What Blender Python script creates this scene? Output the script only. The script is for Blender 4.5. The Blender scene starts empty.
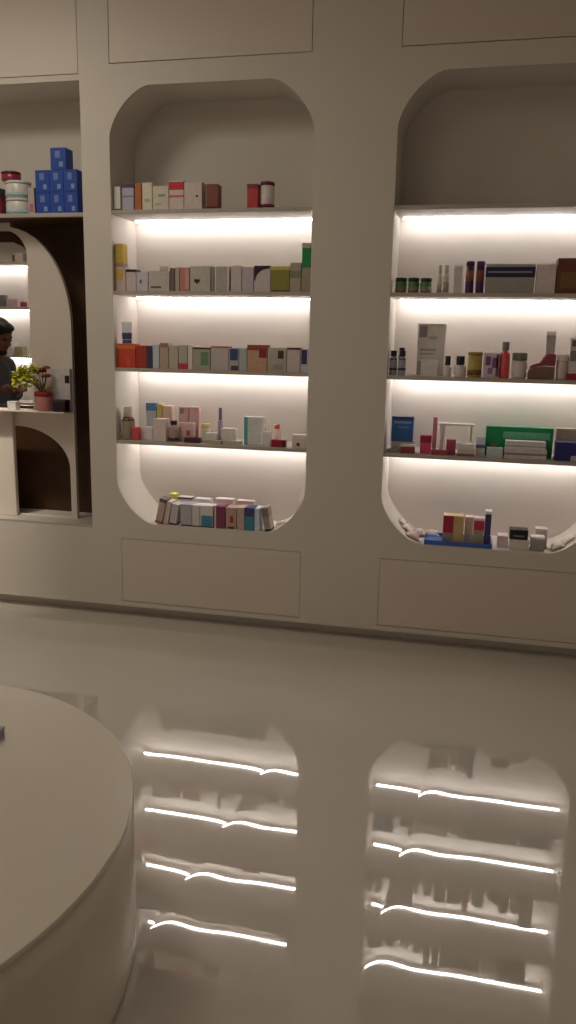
import bpy, bmesh, math, random
from mathutils import Vector, Matrix
random.seed(7)
C = bpy.context.scene.collection
PI = math.pi

# ------------------------------------------------------------------ materials
def lin(c):
    return tuple(((v/255)/12.92 if v/255 <= .04045 else ((v/255+.055)/1.055)**2.4) for v in c)
_m = {}
def mat(rgb, rough=.5, name='paint', noise=.06, scale=18., metal=0., trans=0., coat=0.):
    key = (tuple(rgb), rough, name, noise, scale, metal, trans, coat)
    if key in _m: return _m[key]
    m = bpy.data.materials.new(name); m.use_nodes = True
    nt = m.node_tree; b = nt.nodes['Principled BSDF']
    b.inputs['Roughness'].default_value = rough
    b.inputs['Metallic'].default_value = metal
    b.inputs['Transmission Weight'].default_value = trans
    b.inputs['Coat Weight'].default_value = coat
    l = lin(rgb)
    tc = nt.nodes.new('ShaderNodeTexCoord'); tx = nt.nodes.new('ShaderNodeTexNoise')
    tx.inputs['Scale'].default_value = scale; tx.inputs['Detail'].default_value = 3
    nt.links.new(tc.outputs['Object'], tx.inputs['Vector'])
    r = nt.nodes.new('ShaderNodeValToRGB')
    r.color_ramp.elements[0].position = .3; r.color_ramp.elements[1].position = .7
    r.color_ramp.elements[0].color = tuple(max(0, v*(1-noise)) for v in l)+(1,)
    r.color_ramp.elements[1].color = tuple(min(1, v*(1+noise)) for v in l)+(1,)
    nt.links.new(tx.outputs['Fac'], r.inputs['Fac']); nt.links.new(r.outputs['Color'], b.inputs['Base Color'])
    _m[key] = m; return m
def glow(rgb, strength, name):
    m = bpy.data.materials.new(name); m.use_nodes = True
    nt = m.node_tree; nt.nodes.remove(nt.nodes['Principled BSDF'])
    e = nt.nodes.new('ShaderNodeEmission'); e.inputs[0].default_value = lin(rgb)+(1,); e.inputs[1].default_value = strength
    nt.links.new(e.outputs[0], nt.nodes['Material Output'].inputs[0]); return m

WALLC = (223, 214, 204)
M_wall = mat(WALLC, .62, 'cream_lacquer', .015, 3)
M_door = mat((226, 213, 203), .55, 'cream_door_lacquer', .015, 3)
M_lining = mat((226, 218, 210), .6, 'cream_niche_lacquer', .01, 4)
M_ceil = mat((232, 226, 216), .8, 'ceiling_paint', .01, 2)
M_shelf = mat((190, 180, 172), .45, 'shelf_lacquer', .01, 5)
M_wood = mat((68, 38, 8), .6, 'dark_walnut', .18, 9)
M_gap = mat((70, 60, 50), .8, 'gap_shade', .02, 5)  # shade of the hairline gaps, put into a dark colour
M_led = glow((255, 250, 245), 23, 'led_diffuser')

def floor_material():
    m = bpy.data.materials.new('polished_porcelain'); m.use_nodes = True
    nt = m.node_tree; N = nt.nodes.new; Lk = nt.links.new
    b = nt.nodes['Principled BSDF']
    b.inputs['Roughness'].default_value = .015
    b.inputs['IOR'].default_value = 2.7
    tc = N('ShaderNodeTexCoord')
    tx = N('ShaderNodeTexNoise'); tx.inputs['Scale'].default_value = 1.3; tx.inputs['Detail'].default_value = 5
    Lk(tc.outputs['Object'], tx.inputs['Vector'])
    r = N('ShaderNodeValToRGB')
    r.color_ramp.elements[0].color = lin((210, 202, 192))+(1,); r.color_ramp.elements[1].color = lin((217, 209, 199))+(1,)
    Lk(tx.outputs['Fac'], r.inputs['Fac'])
    # tile coordinate across the joints (tiles laid at a slight angle to the wall)
    sx = N('ShaderNodeSeparateXYZ'); Lk(tc.outputs['Object'], sx.inputs[0])
    def M(op, a, bb=None, c=None):
        n = N('ShaderNodeMath'); n.operation = op
        for i, v in enumerate((a, bb, c)):
            if v is None: continue
            if isinstance(v, (int, float)): n.inputs[i].default_value = v
            else: Lk(v, n.inputs[i])
        return n.outputs[0]
    P = .54
    u = M('SUBTRACT', M('ADD', sx.outputs[0], .655), M('MULTIPLY', M('ADD', sx.outputs[1], 1.7), .10))
    f = M('MULTIPLY', M('FRACT', M('DIVIDE', u, P)), P)        # distance right of a joint
    g = M('SUBTRACT', P, f)                                    # distance left of the next joint
    near = M('EXPONENT', M('MULTIPLY', f, -32.0))
    wave = M('MULTIPLY', M('EXPONENT', M('MULTIPLY', f, -14.0)), M('SINE', M('MULTIPLY', f, 34.0)))
    left = M('EXPONENT', M('MULTIPLY', g, -30.0))
    wob = N('ShaderNodeTexNoise'); wob.inputs['Scale'].default_value = 3.2; wob.inputs['Detail'].default_value = 1
    Lk(tc.outputs['Object'], wob.inputs['Vector'])
    wv = M('MULTIPLY', M('SUBTRACT', wob.outputs['Fac'], .5), .003)
    ny = M('ADD', M('ADD', M('MULTIPLY', near, .008), M('MULTIPLY', wave, -.0055)), M('ADD', M('MULTIPLY', left, .0018), wv))
    nx = M('ADD', M('MULTIPLY', near, .004), M('MULTIPLY', left, -.004))
    cv = N('ShaderNodeCombineXYZ'); Lk(nx, cv.inputs[0]); Lk(ny, cv.inputs[1]); cv.inputs[2].default_value = 1
    vn = N('ShaderNodeVectorMath'); vn.operation = 'NORMALIZE'; Lk(cv.outputs[0], vn.inputs[0])
    Lk(vn.outputs[0], b.inputs['Normal'])
    # hairline grout
    gr = M('LESS_THAN', M('MINIMUM', f, g), .0007)
    mx = N('ShaderNodeMix'); mx.data_type = 'RGBA'
    Lk(gr, mx.inputs['Factor']); Lk(r.outputs['Color'], mx.inputs['A']); mx.inputs['B'].default_value = lin((204, 196, 186))+(1,)
    Lk(mx.outputs['Result'], b.inputs['Base Color'])
    return m

# ------------------------------------------------------------------ mesh helpers
def box(bm, x0, x1, y0, y1, z0, z1, bevel=0, seg=1):
    vs = [bm.verts.new((x, y, z)) for z in (z0, z1) for (x, y) in ((x0, y0), (x1, y0), (x1, y1), (x0, y1))]
    fs = [bm.faces.new([vs[i] for i in q]) for q in ((3, 2, 1, 0), (4, 5, 6, 7), (0, 1, 5, 4), (1, 2, 6, 5), (2, 3, 7, 6), (3, 0, 4, 7))]
    if bevel:
        es = list({e for f in fs for e in f.edges})
        bmesh.ops.bevel(bm, geom=es, offset=bevel, segments=seg, affect='EDGES', profile=.5)
    return bm
def bx(*a, **k): return box(bmesh.new(), *a, **k)
def loft(bm, rings, cap=True):
    R = [[bm.verts.new(p) for p in r] for r in rings]; n = len(R[0])
    for a, b in zip(R, R[1:]):
        for i in range(n):
            j = (i+1) % n; f = bm.faces.new((a[i], a[j], b[j], b[i])); f.smooth = True
    if cap:
        bm.faces.new(R[0][::-1]); bm.faces.new(R[-1])
    return bm
def ell(rx, ry, z, n=20, cx=0, cy=0): return [(cx+rx*math.cos(2*PI*i/n), cy+ry*math.sin(2*PI*i/n), z) for i in range(n)]
def lathe(prof, sx=1, sy=1, n=20, cx=0, cy=0, bm=None):
    return loft(bm or bmesh.new(), [ell(r*sx, r*sy, z, n, cx, cy) for r, z in prof])
def prism(bm, pts, y0, y1):
    """closed outline in x,z extruded along y"""
    a = [bm.verts.new((x, y0, z)) for x, z in pts]; b = [bm.verts.new((x, y1, z)) for x, z in pts]; n = len(pts)
    bm.faces.new(a); bm.faces.new(b[::-1])
    for i in range(n):
        j = (i+1) % n; bm.faces.new((a[j], a[i], b[i], b[j]))
    bmesh.ops.recalc_face_normals(bm, faces=bm.faces[:]); return bm
def ball(bm, c, r, seg=14, rings=10, rot=None):
    mtx = Matrix.Translation(c) @ (rot.to_4x4() if rot else Matrix.Identity(4)) @ Matrix.Diagonal((r[0], r[1], r[2], 1))
    o = bmesh.ops.create_uvsphere(bm, u_segments=seg, v_segments=rings, radius=1, matrix=mtx)
    for v in o['verts']:
        for f in v.link_faces: f.smooth = True
    return bm
def tube(bm, pts, r0, r1=None, n=8):
    r1 = r0 if r1 is None else r1; P = [Vector(p) for p in pts]; rings = []
    for i, p in enumerate(P):
        d = (P[min(i+1, len(P)-1)]-P[max(i-1, 0)]).normalized()
        a = d.orthogonal().normalized(); b = d.cross(a); r = r0+(r1-r0)*i/max(1, len(P)-1)
        rings.append([tuple(p+a*r*math.cos(2*PI*k/n)+b*r*math.sin(2*PI*k/n)) for k in range(n)])
    return loft(bm, rings)
def obj(name, bm, m, parent=None, loc=None):
    me = bpy.data.meshes.new(name)
    if isinstance(bm, bpy.types.Mesh): me = bm
    else:
        bmesh.ops.recalc_face_normals(bm, faces=bm.faces[:]); bm.to_mesh(me); bm.free()
    me.materials.clear(); me.materials.append(m)
    o = bpy.data.objects.new(name, me); C.objects.link(o)
    if parent: o.parent = parent
    if loc: o.location = loc
    return o
def tag(o, label, cat, group=None):
    o['label'] = label; o['category'] = cat
    if group: o['group'] = group
    return o
def thing(name, label, cat, loc=(0, 0, 0), group=None, ry=0, rz=0):
    o = bpy.data.objects.new(name, None); C.objects.link(o); o.empty_display_size = .05
    o.location = loc; o.rotation_euler = (0, ry, rz); return tag(o, label, cat, group)
def struct(name, bm, m):
    o = obj(name, bm, m); o['kind'] = 'structure'; return o
def board(outline, holes, y0, y1):
    """flat board in the x,z plane with holes, y0 (front) to y1 (back); returns a Mesh"""
    cu = bpy.data.curves.new('outline', 'CURVE'); cu.dimensions = '2D'; cu.fill_mode = 'BOTH'; cu.extrude = (y1-y0)/2
    for pts in [outline]+holes:
        s = cu.splines.new('POLY'); s.points.add(len(pts)-1); s.use_cyclic_u = True
        for p, (x, z) in zip(s.points, pts): p.co = (x, z, 0, 1)
    o = bpy.data.objects.new('outline', cu); C.objects.link(o)
    dg = bpy.context.evaluated_depsgraph_get(); me = bpy.data.meshes.new_from_object(o.evaluated_get(dg))
    bpy.data.objects.remove(o); bpy.data.curves.remove(cu)
    me.transform(Matrix.Translation((0, (y0+y1)/2, 0)) @ Matrix.Rotation(PI/2, 4, 'X'))
    return me
def rect(x0, x1, z0, z1): return [(x0, z0), (x1, z0), (x1, z1), (x0, z1)]
def soft_rect(x0, x1, z0, z1, a, b, p=1.58, n=16):
    """niche outline: flattened round corners, half way between an arc and a chamfer"""
    out = []
    for cx, cz, sx, sz, t0 in ((x1-a, z0+b, 1, -1, 1), (x1-a, z1-b, 1, 1, 0), (x0+a, z1-b, -1, 1, 1), (x0+a, z0+b, -1, -1, 0)):
        q = []
        for i in range(n+1):
            t = PI/2*i/n
            q.append((cx+sx*a*abs(math.cos(t))**(2/p), cz+sz*b*abs(math.sin(t))**(2/p)))
        out += q[::-1] if t0 else q
    return out

# ------------------------------------------------------------------ heights read off the wall
S = [2.0735, 1.6945, 1.3185, 0.9513]           # shelf tops
ZB, ZT = .5165, 2.6243                         # niche bottom and top
NA, NB = .205, .225                             # niche corner size
DEPTH = .30
CEIL = 3.25
niches = [(-1.7663, -.7678), (-.3918, .6075)]
BX0, BX1, BZ0, BZ1 = -2.93, -1.9136, .478, 2.660
outl = [soft_rect(a, b, ZB, ZT, NA, NB) for a, b in niches]

# ------------------------------------------------------------------ the setting
floor = struct('floor', bx(-4.8, 1.6, -5.2, 2.4, -.06, 0), floor_material())
struct('ceiling', bx(-4.8, 1.6, -5.2, 2.4, CEIL, CEIL+.08), M_ceil)
door_gaps = [(-1.7600, -.7850, 2.7225, 3.215), (-.3910, .6070, 2.7225, 3.215), (-2.925, -1.9170, 2.6865, 3.215)]
drawer_gaps = [(-1.7510, -.7820, .0850, .4324), (-.3850, .6070, .0850, .4324)]
holes = outl+[rect(BX0, BX1, BZ0, BZ1)]+[rect(*g) for g in door_gaps+drawer_gaps]
me = board(rect(-3.4, 1.4, .06, CEIL), holes, 0, .02)
wb = struct('wall_back', me, M_wall)
kb = bmesh.new(); box(kb, -3.4, 1.4, .08, .095, .0002, .0595); box(kb, -3.4, 1.4, .0205, .095, .06, .072)
struct('baseboard_back', kb, M_wall)
struct('wall_left', bx(-3.5, -3.4, -5.2, .02, 0, CEIL), M_wall)
struct('wall_right', bx(1.4, 1.5, -5.2, .02, 0, CEIL), M_wall)
struct('wall_front', bx(-3.5, 1.5, -5.2, -5.1, 0, CEIL), M_wall)
# the room behind the hatch
struct('wall_rear_right', bx(-1.93, -1.90, .36, 2.3, 0, CEIL), M_wall)
struct('wall_rear_left', bx(-4.7, -4.6, .02, 2.3, 0, CEIL), M_wall)
RX0, RX1, RZ0, RZ1 = -4.45, -3.2, .5, 2.33
struct('wall_rear', board(rect(-4.6, -1.93, 0, CEIL), [soft_rect(RX0, RX1, RZ0, RZ1, .18, .2)], 2.0, 2.02), M_wall)

# doors above and drawers below the niches: each front stands in its opening with a hairline gap
def front(name, label, cat, g, gx, gz, group):
    x0, x1, z0, z1 = g
    t = thing(name, label, cat, ((x0+x1)/2, 0, z0), group)
    w = (x1-x0)/2-gx; h = z1-z0
    obj('front_panel', bx(-w, w, .0005, .018, gz, h-gz, bevel=.0012), M_door, t)
    obj('gap_backing', bx(-w-.012, w+.012, .021, .024, -.012, h+.012), M_gap, t)  # thin dark sheet that draws the shaded gap around the front
    return t
front('overhead_door', 'flat cream overhead door above the left lit niche', 'cabinet door', door_gaps[0], .003, .004, 'overhead doors')
front('overhead_door', 'flat cream overhead door above the right lit niche', 'cabinet door', door_gaps[1], .003, .004, 'overhead doors')
front('overhead_door', 'flat cream overhead door above the blue boxes at far left', 'cabinet door', door_gaps[2], .003, .004, 'overhead doors')
front('base_drawer', 'wide flat cream drawer front below the left lit niche', 'drawer', drawer_gaps[0], .0015, .003, 'base drawers')
front('base_drawer', 'wide flat cream drawer front below the right lit niche', 'drawer', drawer_gaps[1], .0015, .003, 'base drawers')

def niche(label, outline, xl, xr, tops, y0, depth, lining, zlow):
    t = thing('display_niche', label, 'niche', ((xl+xr)/2, y0, zlow), 'lit display niches')
    ox, oz = (xl+xr)/2, zlow
    pts = [(x-ox, z-oz) for x, z in outline]; n = len(pts)
    cx = 0; cz = sum(p[1] for p in pts)/n
    outer = []
    for i in range(n):
        a = Vector(pts[i-1]); b = Vector(pts[(i+1) % n]); d = (b-a).normalized(); nr = Vector((d.y, -d.x))
        if nr.dot(Vector((pts[i][0], pts[i][1]-cz))) < 0: nr = -nr
        outer.append((pts[i][0]+nr.x*.01, pts[i][1]+nr.y*.01))
    bm = bmesh.new(); R = []
    for P, y in ((pts, .0205), (pts, depth), (outer, depth), (outer, .0205)):
        R.append([bm.verts.new((x, y, z)) for x, z in P])
    R.append(R[0])
    for a, b in zip(R, R[1:]):
        for i in range(n):
            j = (i+1) % n
            f = bm.faces.new((a[i], a[j], b[j], b[i])); f.smooth = True
    o = obj('lining', bm, lining, t)
    m = o.modifiers.new('s', 'EDGE_SPLIT'); m.split_angle = math.radians(40)
    bm = bmesh.new(); prism(bm, outer, depth+.0005, depth+.012); obj('back_panel', bm, lining, t)
    w = (xr-xl)/2
    for z in tops:
        obj('shelf', bx(-w+.0005, w-.0005, .004, depth-.0005, z-.018-oz, z-oz, bevel=.0012), M_shelf, t)
        s = bx(-w+.022, w-.012, depth-.062, depth-.051, z-.0245-oz, z-.0183-oz)
        obj('led_strip', s, M_led, t)
    return t
niche('lit cream niche with four shelves of packs, left of the broad pillar', outl[0], *niches[0], S, 0, DEPTH, M_lining, ZB)
niche('lit cream niche with four shelves of packs, right of the broad pillar', outl[1], *niches[1], S, 0, DEPTH, M_lining, ZB)
REAR = [2.034, 1.697, 1.319, .95]
niche('lit shelf niche in the room behind the hatch, beyond the person', soft_rect(RX0, RX1, RZ0, RZ1, .18, .2), RX0, RX1, REAR, 2.0, .26, M_lining, RZ0)

# the hatch: open upper shelf, dark wood lined bay, cream arched board with an opening and an arched alcove
ht = thing('arched_hatch', 'open bay at left with cream arched board over dark wood lining', 'hatch', (-2.42, 0, BZ0))
def hz(z): return z-BZ0
def hp(pts): return [(x+2.42, z-BZ0) for x, z in pts]
SHB = 2.045
b_ = bmesh.new()
box(b_, BX0+2.42-.012, BX1+2.42+.012, .32, .335, hz(2.02), hz(BZ1)+.012)
box(b_, BX0+2.42-.012, BX0+2.42, .0205, .3195, hz(2.0), hz(BZ1)+.012)
box(b_, BX1+2.42, BX1+2.42+.012, .0205, .3195, hz(2.0), hz(BZ1)+.012)
box(b_, BX0+2.42+.0002, BX1+2.42-.0002, .0205, .3195, hz(BZ1), hz(BZ1)+.012)
obj('upper_lining', b_, M_wall, ht)
obj('shelf', bx(BX0+2.42+.001, BX1+2.42-.001, .001, .319, hz(SHB), hz(2.0645), bevel=.0012), M_shelf, ht)
ln = board(hp(rect(BX0-.012, BX1+.012, BZ0-.012, SHB-.001)), [hp([(-2.85, 1.081), (-2.345, 1.081), (-2.345, 1.80), (-2.37, 1.88), (-2.42, 1.94), (-2.48, 1.965), (-2.85, 1.965)])], .29, .31)
lo = obj('wood_back', ln, M_wood, ht)
b_ = bmesh.new()
box(b_, BX0+2.42-.012, BX0+2.42, .0205, .2895, -.012, hz(SHB)-.001)
box(b_, BX1+2.42, BX1+2.42+.012, .0205, .2895, -.012, hz(SHB)-.001)
box(b_, BX0+2.42, BX1+2.42, .001, .2895, hz(SHB)-.005, hz(SHB)-.0005)
obj('wood_side', b_, M_wood, ht)
obj('bottom_ledge', bx(BX0+2.42+.0005, BX1+2.42-.0005, .0005, .2895, 0, .012, bevel=.001), M_shelf, ht)
AZ = BZ0+.0125
arch = [(-2.925, AZ), (-2.062, AZ)]
for i in range(25):
    t = PI/2*i/24
    x = -2.43+.368*math.cos(t)**.96; z = 1.52+.5*math.sin(t)
    if x < -2.388: break
    arch.append((x, z))
arch += [(-2.388, 2.018), (-2.388, SHB-.006), (-2.925, SHB-.006)]
op = [(-2.85, 1.08), (-2.299, 1.08)]
for i in range(13):
    t = PI/2*i/12; op.append((-2.419+.12*math.cos(t), 1.87+.13*math.sin(t)))
op += [(-2.85, 2.0)]
alc = [(-2.713, AZ+.006), (-2.095, AZ+.006)]
for i in range(25):
    t = PI*i/24; alc.append((-2.404+.309*math.cos(t), .765+.222*math.sin(t)))
obj('arch_board', board(hp(arch), [hp(op), hp(alc)], .12, .145), M_door, ht)
obj('ledge', bx(-2.925+2.42, -2.064+2.42, .012, .1195, hz(1.0715), hz(1.0795), bevel=.002), M_door, ht)
obj('counter_block', bx(-2.925+2.42, -2.412+2.42, .09, .1195, .0125, hz(1.071), bevel=.003), M_door, ht)

# round plinth in front
pl = thing('round_plinth', 'low round glossy cream plinth on the floor at lower left', 'plinth', (-1.415, -2.49, 0))
M_pl = mat((230, 219, 205), .24, 'plinth_lacquer', .01, 3)
n = 96
obj('drum', lathe([(.738, .0005), (.746, .006), (.748, .02), (.748, .386)], n=n), M_pl, pl)
obj('top', lathe([(.748, .3861), (.7479, .396), (.7468, .399), (.745, .4)], n=n), M_pl, pl)

# ------------------------------------------------------------------ products
def k_carton(w, d, h, body, ex):
    P = [('body', bx(-w/2, w/2, 0, d, 0, h, bevel=min(.0012, w*.08, h*.08)), body)]
    e = .0005
    for v0, v1, c in ex.get('bands', []):
        z0 = v0*h if v0 > 0 else .0006; z1 = v1*h if v1 < 1 else h+e
        P.append(('printed_band', bx(-w/2-e, w/2+e, -e, d+e, z0, z1), c))
    for u0, v0, u1, v1, c in ex.get('patches', []):
        P.append(('printed_panel', bx(-w/2+u0*w, -w/2+u1*w, -.0011, .0008, max(v0*h, .0006), min(v1*h, h-.0006)), c))
    if 'heart' in ex:
        u, v, s = ex['heart']; s *= w; pts = []
        for i in range(28):
            t = 2*PI*i/28
            pts.append((-w/2+u*w+s*math.sin(t)**3*.5, v*h+s*.5*(13*math.cos(t)-5*math.cos(2*t)-2*math.cos(3*t)-math.cos(4*t))/17))
        b = bmesh.new(); prism(b, pts, -.001, .0008); P.append(('heart_mark', b, (24, 20, 20)))
    if 'swoosh' in ex:
        pts = [(-w/2+.001, h-.001), (-w/2+.001, h*.42)]
        for i in range(11):
            t = PI/2*i/10; pts.append((-w/2+w*.08+w*.84*(1-math.cos(t)), h*.42+h*.46*math.sin(t)))
        pts.append((w/2-.001, h-.001))
        b = bmesh.new(); prism(b, pts, -.001, .0008); P.append(('printed_corner', b, ex['swoosh']))
    return P
def bandrings(prof, v0, v1, h, e):
    z0, z1 = v0*h, v1*h
    def R(z):
        for (ra, za), (rb, zb) in zip(prof, prof[1:]):
            if za <= z <= zb: return ra+(rb-ra)*((z-za)/max(1e-6, zb-za))
        return prof[-1][0]
    zs = [z0]+[z for r, z in prof if z0 < z < z1]+[z1]
    return [(R(z)+e, z) for z in zs]
def k_bottle(w, d, h, body, ex):
    cf = ex.get('capf', .22); hb = h*(1-cf); r = .5
    sh = min(.22*hb, w*.5); sq = ex.get('sq')
    prof = [(r*.86, 0), (r*.97, h*.012), (r, h*.04), (r, hb-sh), (r*.93, hb-sh*.6), (r*.72, hb-sh*.25), (r*.5, hb-sh*.05), (r*.44, hb)]
    P = [('body', lathe(prof, w, d, cx=0, cy=d/2), body)]
    cr = .34 if not sq else .42
    cp = ex.get('cap') or body
    P.append(('cap', lathe([(cr*.96, hb+.0003), (cr, hb+h*.015), (cr, h*.985), (cr*.9, h)], w, d, cy=d/2), cp))
    for v0, v1, c in ex.get('bands', []):
        if v1 >= 1-cf: v1 = 1-cf-.02; v0 = min(v0, v1-.1)
        P.append(('label_band', lathe(bandrings(prof, max(v0, .05), v1, h, .012), w, d, cy=d/2), c))
    return P
def k_jar(w, d, h, body, ex):
    cf = ex.get('capf', .26); hb = h*(1-cf)
    prof = [(.42, 0), (.48, h*.03), (.49, h*.1), (.49, hb*.9), (.45, hb)]
    P = [('body', lathe(prof, w, d, cy=d/2), body),
         ('lid', lathe([(.49, hb+.0003), (.5, hb+h*.02), (.5, h*.96), (.47, h)], w, d, cy=d/2), ex.get('cap') or body)]
    for v0, v1, c in ex.get('bands', []):
        P.append(('label_band', lathe(bandrings(prof, max(v0, .08), min(v1, .7), h, .01), w, d, cy=d/2), c))
    return P
def k_canister(w, d, h, body, ex):
    hb = h*.86
    prof = [(.46, 0), (.49, h*.02), (.49, hb)]
    P = [('body', lathe(prof, w, d, cy=d/2), body), ('lid', lathe([(.5, hb+.0003), (.5, h*.97), (.47, h)], w, d, cy=d/2), ex.get('cap') or body)]
    for v0, v1, c in ex.get('bands', []):
        P.append(('label_band', lathe(bandrings(prof, max(v0, .03), v1, h, .008), w, d, cy=d/2), c))
    return P
def k_tube(w, d, h, body, ex):
    cf = ex.get('capf', .18); hc = h*cf
    def sec(v):
        k = (v-cf)/(1-cf); return w/2*(.84+.16*k), max(.0022, d/2*(1-k)**.75)
    rings = []
    for i in range(9):
        v = cf+(1-cf)*i/8; a, b = sec(v); rings.append(ell(a, b, v*h, 20, 0, d/2))
    P = [('body', loft(bmesh.new(), rings), body),
         ('cap', lathe([(.41, 0), (.43, h*.01), (.42, hc-.0003)], w, d, cy=d/2), ex.get('cap') or body)]
    for v0, v1, c in ex.get('bands', []):
        v0 = max(v0, cf+.02); rr = []
        for i in range(6):
            v = v0+(v1-v0)*i/5; a, b = sec(v); rr.append(ell(a+.0006, b+.0006, v*h, 20, 0, d/2))
        P.append(('label_band', loft(bmesh.new(), rr), c))
    return P
def k_packet(w, d, h, body, ex):
    bm = bmesh.new(); nx, ny = 12, 10; top = {}; bot = {}
    for i in range(nx+1):
        for j in range(ny+1):
            u, v = i/nx, j/ny
            b = max(0, (1-abs(2*u-1)**4))*max(0, (1-abs(2*v-1)**4)); r = .0015*math.sin(u*19+v*7)
            x, y = -w/2+u*w, v*d
            bot[i, j] = bm.verts.new((x, y, .0005+h*.18*(1-b))); top[i, j] = bm.verts.new((x, y, .0012+h*.18*(1-b)+(h*.95)*b+r*b))
    for i in range(nx):
        for j in range(ny):
            for T, s in ((top, 1), (bot, -1)):
                q = [T[i, j], T[i+1, j], T[i+1, j+1], T[i, j+1]]
                f = bm.faces.new(q[::s]); f.smooth = True
    ring = [(i, 0) for i in range(nx)]+[(nx, j) for j in range(ny)]+[(i, ny) for i in range(nx, 0, -1)]+[(0, j) for j in range(ny, 0, -1)]
    for a, b in zip(ring, ring[1:]+ring[:1]): bm.faces.new((bot[a], bot[b], top[b], top[a]))
    P = [('pouch', bm, body)]
    c = tuple(int(v*.86) for v in body)
    P.append(('crimped_end', bx(-w/2-.004, -w/2+.004, .002, d-.002, h*.18, h*.18+.002), c))
    P.append(('crimped_end', bx(w/2-.004, w/2+.004, .002, d-.002, h*.18, h*.18+.002), c))
    return P
def k_wedge(w, d, h, body, ex):
    low = [(0, 0), (.97, 0), (1, .08), (.99, .5), (.62, .52), (.3, .46), (.04, .36), (0, .25)]
    up = [(.06, .40), (.3, .49), (.62, .55), (.99, .53), (1, .95), (.97, 1), (.66, 1), (.55, .86), (.44, .66), (.16, .56), (.08, .5)]
    P = []
    for nm, pts, c in (('lower_body', low, body), ('upper_body', up, ex['cap'])):
        b = bmesh.new(); prism(b, [(-w/2+u*w, v*h) for u, v in pts], 0, d)
        bmesh.ops.bevel(b, geom=[e for e in b.edges if abs(e.verts[0].co.y-e.verts[1].co.y) < 1e-6], offset=.004, segments=2, affect='EDGES')
        P.append((nm, b, c))
    return P
def k_stand(w, d, h, body, ex):
    P = [('top_plate', bx(-w/2, w/2, 0, d, h-.009, h, bevel=.001), body),
         ('post', bx(-w*.44, -w*.34, d*.3, d*.7, .006, h-.0092, bevel=.001), body),
         ('post', bx(w*.38, w*.44, d*.6, d*.9, .006, h-.0092, bevel=.001), body),
         ('foot_plate', bx(-w*.5, w*.5, d*.2, d, .0002, .0058, bevel=.001), body)]
    return P
def k_tray(w, d, h, body, ex):
    t = .003
    b = bx(-w/2+t, w/2-t, -.02+t, d-t, .0003, .004)
    r = bmesh.new()
    box(r, -w/2, w/2, -.0215, -.0215+t, .0003, h); box(r, -w/2, w/2, d-t, d, .0003, h)
    box(r, -w/2, -w/2+t, -.0185, d-t, .0003, h); box(r, w/2-t, w/2, -.0185, d-t, .0003, h)
    return [('base', b, body), ('rim', r, body)]
KIND = dict(carton=k_carton, bottle=k_bottle, jar=k_jar, canister=k_canister, tube=k_tube, packet=k_packet, wedge=k_wedge, stand=k_stand, traymat=k_tray)
GLOSS = dict(bottle=.25, jar=.28, canister=.3, tube=.35, packet=.4, stand=.2, traymat=.3)
def lift(c): return tuple(round(255*(v/255)**.74) for v in c)
def product(kind, name, cat, label, group, body, dims, ex, rz=0):
    X, Y, Z, w, d, h = dims
    parts = KIND[kind](w, d, h, body, ex)
    ry = math.radians(ex.get('tilt', 0)); ro = GLOSS.get(kind, .5)
    if len(parts) == 1:
        o = obj(name, parts[0][1], mat(lift(parts[0][2]), ro, name+'_print', .07, 40), None, (X, Y, Z)); o.rotation_euler = (0, ry, rz)
        return tag(o, label, cat, group)
    t = thing(name, label, cat, (X, Y, Z), group, ry, rz)
    for nm, bm, c in parts: obj(nm, bm, mat(lift(c), ro, nm, .07, 40), t)
    return t
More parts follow.
